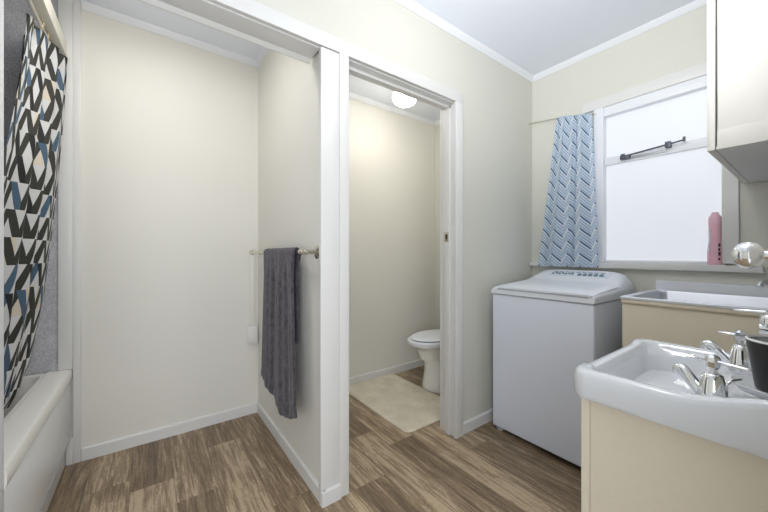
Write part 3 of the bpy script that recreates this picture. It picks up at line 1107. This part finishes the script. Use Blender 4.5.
bm = bmesh.new()
rings = []
rings.append([(x, y, 0.7275) for x, y in dense(ox0 + 0.02, ox1 - 0.0, oy0 + 0.02, oy1 - 0.02, 0.03)])
for ins, dz, r in ((0.010, 0.7275, 0.035), (0.003, 0.731, 0.036), (0.0, 0.740, 0.037), (0.0, 0.770, 0.037)):
    rings.append([(x, y, dz) for x, y in dense(ox0 + ins, ox1, oy0 + ins, oy1 - ins, r)])
for ins, dd, r in ((0.001, -0.014, 0.037), (0.004, -0.005, 0.036), (0.010, 0.0, 0.034), (0.026, 0.0, 0.036), (0.032, -0.004, 0.038), (0.038, -0.013, 0.04), (0.044, -0.021, 0.045)):
    rings.append([(x, y, rimz(x, y) + dd) for x, y in dense(ox0 + ins, ox1 - ins * 0.4, oy0 + ins, oy1 - ins, r)])
bz = 0.782
for (x0, x1, y0, y1, z, r) in ((ox0 + 0.046, -0.135, oy0 + 0.048, oy1 - 0.048, bz - 0.006, 0.06), (ox0 + 0.050, -0.150, oy0 + 0.055, oy1 - 0.055, bz - 0.016, 0.065),
                              (ox0 + 0.060, -0.160, oy0 + 0.07, oy1 - 0.07, bz - 0.05, 0.07), (ox0 + 0.075, -0.170, oy0 + 0.09, oy1 - 0.09, bz - 0.09, 0.07),
                              (ox0 + 0.10, -0.185, oy0 + 0.12, oy1 - 0.12, bz - 0.115, 0.06), (ox0 + 0.13, -0.21, oy0 + 0.17, oy1 - 0.17, bz - 0.122, 0.04)):
    rings.append([(x, y, z) for x, y in dense(x0, x1, y0, y1, r)])
loops(bm, rings)
link('bowl', bm, 'ceramic', bs, smooth=True, angle=45)
bm = bmesh.new()
lathe(bm, [(0.024, bz - 0.1215), (0.024, bz - 0.119), (0.016, bz - 0.1185), (0.014, bz - 0.122)], (-0.262, 1.10, 0), 'z', 24)
link('drain', bm, 'chrome', bs, smooth=True, angle=40)


def tap(name, x, y, z, rot, label, group, lever_tilt=0.0):
    """pillar tap: bell body, down-turned spout, lever on a faceted hub"""
    e_ = empty(name, (0, 0, 0))
    bm = bmesh.new()
    lathe(bm, [(0.0, 0.0), (0.0215, 0.0), (0.022, 0.003), (0.0205, 0.010), (0.0180, 0.026), (0.0184, 0.0265), (0.0180, 0.029), (0.0150, 0.046), (0.0125, 0.054), (0.0085, 0.057), (0.0, 0.057)], n=30)
    link('body', bm, 'chrome', e_, smooth=True, angle=40)
    bm = bmesh.new()
    pts = smooth_path([(-0.010, 0, 0.010), (-0.026, 0, 0.026), (-0.040, 0, 0.042), (-0.048, 0, 0.048), (-0.055, 0, 0.046), (-0.057, 0, 0.036)], 6)
    rad = [lerp(0.0105, 0.0065, i / (len(pts) - 1)) for i in range(len(pts))]
    tube(bm, pts, rad, 16)
    link('spout', bm, 'chrome', e_, smooth=True, angle=50)
    bm = bmesh.new()
    lathe(bm, [(0.0, 0.055), (0.0065, 0.055), (0.0065, 0.064), (0.0100, 0.067), (0.0110, 0.076), (0.0095, 0.083), (0.006, 0.087), (0.0, 0.088)], n=8)
    link('hub', bm, 'chrome', e_, smooth=False)
    bm = bmesh.new()
    tube(bm, [(-0.036, 0, 0.0785), (-0.033, 0, 0.0785), (-0.02, 0, 0.078), (0.0, 0, 0.077), (0.02, 0.003, 0.0765), (0.042, 0.006, 0.076), (0.047, 0.007, 0.076)],
         [0.0012, 0.0028, 0.004, 0.006, 0.0055, 0.0055, 0.002], 12, flat=0.6)
    link('lever', bm, 'chrome', e_, smooth=True, angle=60)
    e_.location = (x, y, z)
    for ch in e_.children:
        ch.matrix_parent_inverse = Matrix()
    e_.rotation_euler = (0, 0, rot)
    e_.scale = (1.2, 1.2, 1.2)
    tag(e_, label, 'tap', group)
    return e_


tap('basin_tap', -0.131, 0.922, 0.7745, -0.45, 'chrome lever tap nearest the camera on the white basin', 'taps of the hand basin')
tap('basin_tap', -0.124, 1.235, 0.7805, 0.0, 'chrome lever tap on the far corner of the white basin, beside the dark cup', 'taps of the hand basin')

# wall tap behind the cup
wt = empty('wall_tap', (0.09, 1.12, 0.9))
tag(wt, 'chrome wall tap with a lever, partly behind the dark cup', 'tap')
wy, wz = 1.14, 0.912
bm = bmesh.new()
lathe(bm, [(0, 0.0995), (0.028, 0.0995), (0.028, 0.092), (0.014, 0.086), (0.013, 0.0), (0.013, -0.085), (0.0, -0.088)], (0, wy, wz), 'x', 22)
lathe(bm, [(0.012, wz), (0.015, wz + 0.012), (0.013, wz + 0.028), (0.009, wz + 0.032), (0.0, wz + 0.033)], (-0.072, wy, 0), 'z', 18)
link('body', bm, 'chrome', wt, smooth=True, angle=40)
bm = bmesh.new()
tube(bm, [(-0.062, wy, wz + 0.036), (-0.075, wy, wz + 0.038), (-0.095, wy, wz + 0.038), (-0.122, wy, wz + 0.037), (-0.127, wy, wz + 0.037)], [0.007, 0.008, 0.005, 0.004, 0.0015], 12, flat=0.6)
lathe(bm, [(0.008, wz + 0.028), (0.009, wz + 0.040), (0.0, wz + 0.044)], (-0.072, wy, 0), 'z', 14)
link('lever', bm, 'chrome', wt, smooth=True, angle=50)

# dish and dark cup on the basin's back deck
DX, DY, DZ = -0.050, 1.010, 0.7995
di = empty('soap_dish', (DX, DY, DZ))
tag(di, 'pale shallow dish under the dark cup on the basin', 'dish')
bm = bmesh.new()
lathe(bm, [(0.0, 0.0), (0.045, 0.0), (0.058, 0.006), (0.066, 0.016), (0.068, 0.019), (0.066, 0.020), (0.056, 0.011), (0.046, 0.0085), (0.0, 0.0085)], (DX, DY, DZ), 'z', 40)
link('dish_body', bm, 'dish', di, smooth=True, angle=50)
bm = bmesh.new()
tube(bm, smooth_path([(DX - 0.066, DY - 0.052, DZ - 0.012), (DX - 0.066, DY - 0.050, DZ + 0.012), (DX - 0.060, DY - 0.040, DZ + 0.022), (DX - 0.052, DY - 0.020, DZ + 0.022), (DX - 0.050, DY - 0.005, DZ + 0.020)], 5), 0.0028, 8)
link('wire_handle', bm, 'chrome', di, smooth=True)
cup = empty('cup', (DX, DY, DZ + 0.009))
tag(cup, 'dark tapered cup with a pale lining on the basin edge', 'cup')
cx_, cy_, c0 = DX + 0.006, DY + 0.005, DZ + 0.009
bm = bmesh.new()
lathe(bm, [(0.0, 0.0), (0.037, 0.0), (0.039, 0.003), (0.0515, 0.098), (0.0512, 0.099)], (cx_, cy_, c0), 'z', 40)
link('cup_body', bm, 'black', cup, smooth=True, angle=40)
bm = bmesh.new()
lathe(bm, [(0.0515, 0.0985), (0.052, 0.101), (0.0495, 0.1025), (0.048, 0.099), (0.046, 0.086), (0.0, 0.085)], (cx_, cy_, c0), 'z', 40)
link('lining', bm, 'cup_white', cup, smooth=True, angle=50)

# ------------------------------------------------------------------ mirror cabinet with the chrome knob
mc = empty('mirror_cabinet', (0.03, 0.85, 1.3))
tag(mc, 'shallow wall cabinet at the right picture edge, showing its round chrome knob', 'cabinet')
B('body', 'cupboard', (-0.004, 0.099, 0.50, 1.14, 1.02, 1.72), mc, bev=0.002)
B('door', 'cupboard', (-0.023, -0.0045, 0.50, 1.14, 1.02, 1.72), mc, bev=0.002)
ky, kz = 0.680, 1.081
bm = bmesh.new()
lathe(bm, [(0.011, -0.0225), (0.011, -0.027), (0.006, -0.031), (0.0065, -0.0465), (0.013, -0.0495), (0.0175, -0.054), (0.0193, -0.060), (0.0185, -0.066), (0.0155, -0.072), (0.010, -0.0765), (0.0, -0.078)],
      (0, ky, kz), 'x', 40)
ko = link('knob', bm, 'chrome', mc, smooth=True, angle=60)
ko['label'] = 'round chrome knob'
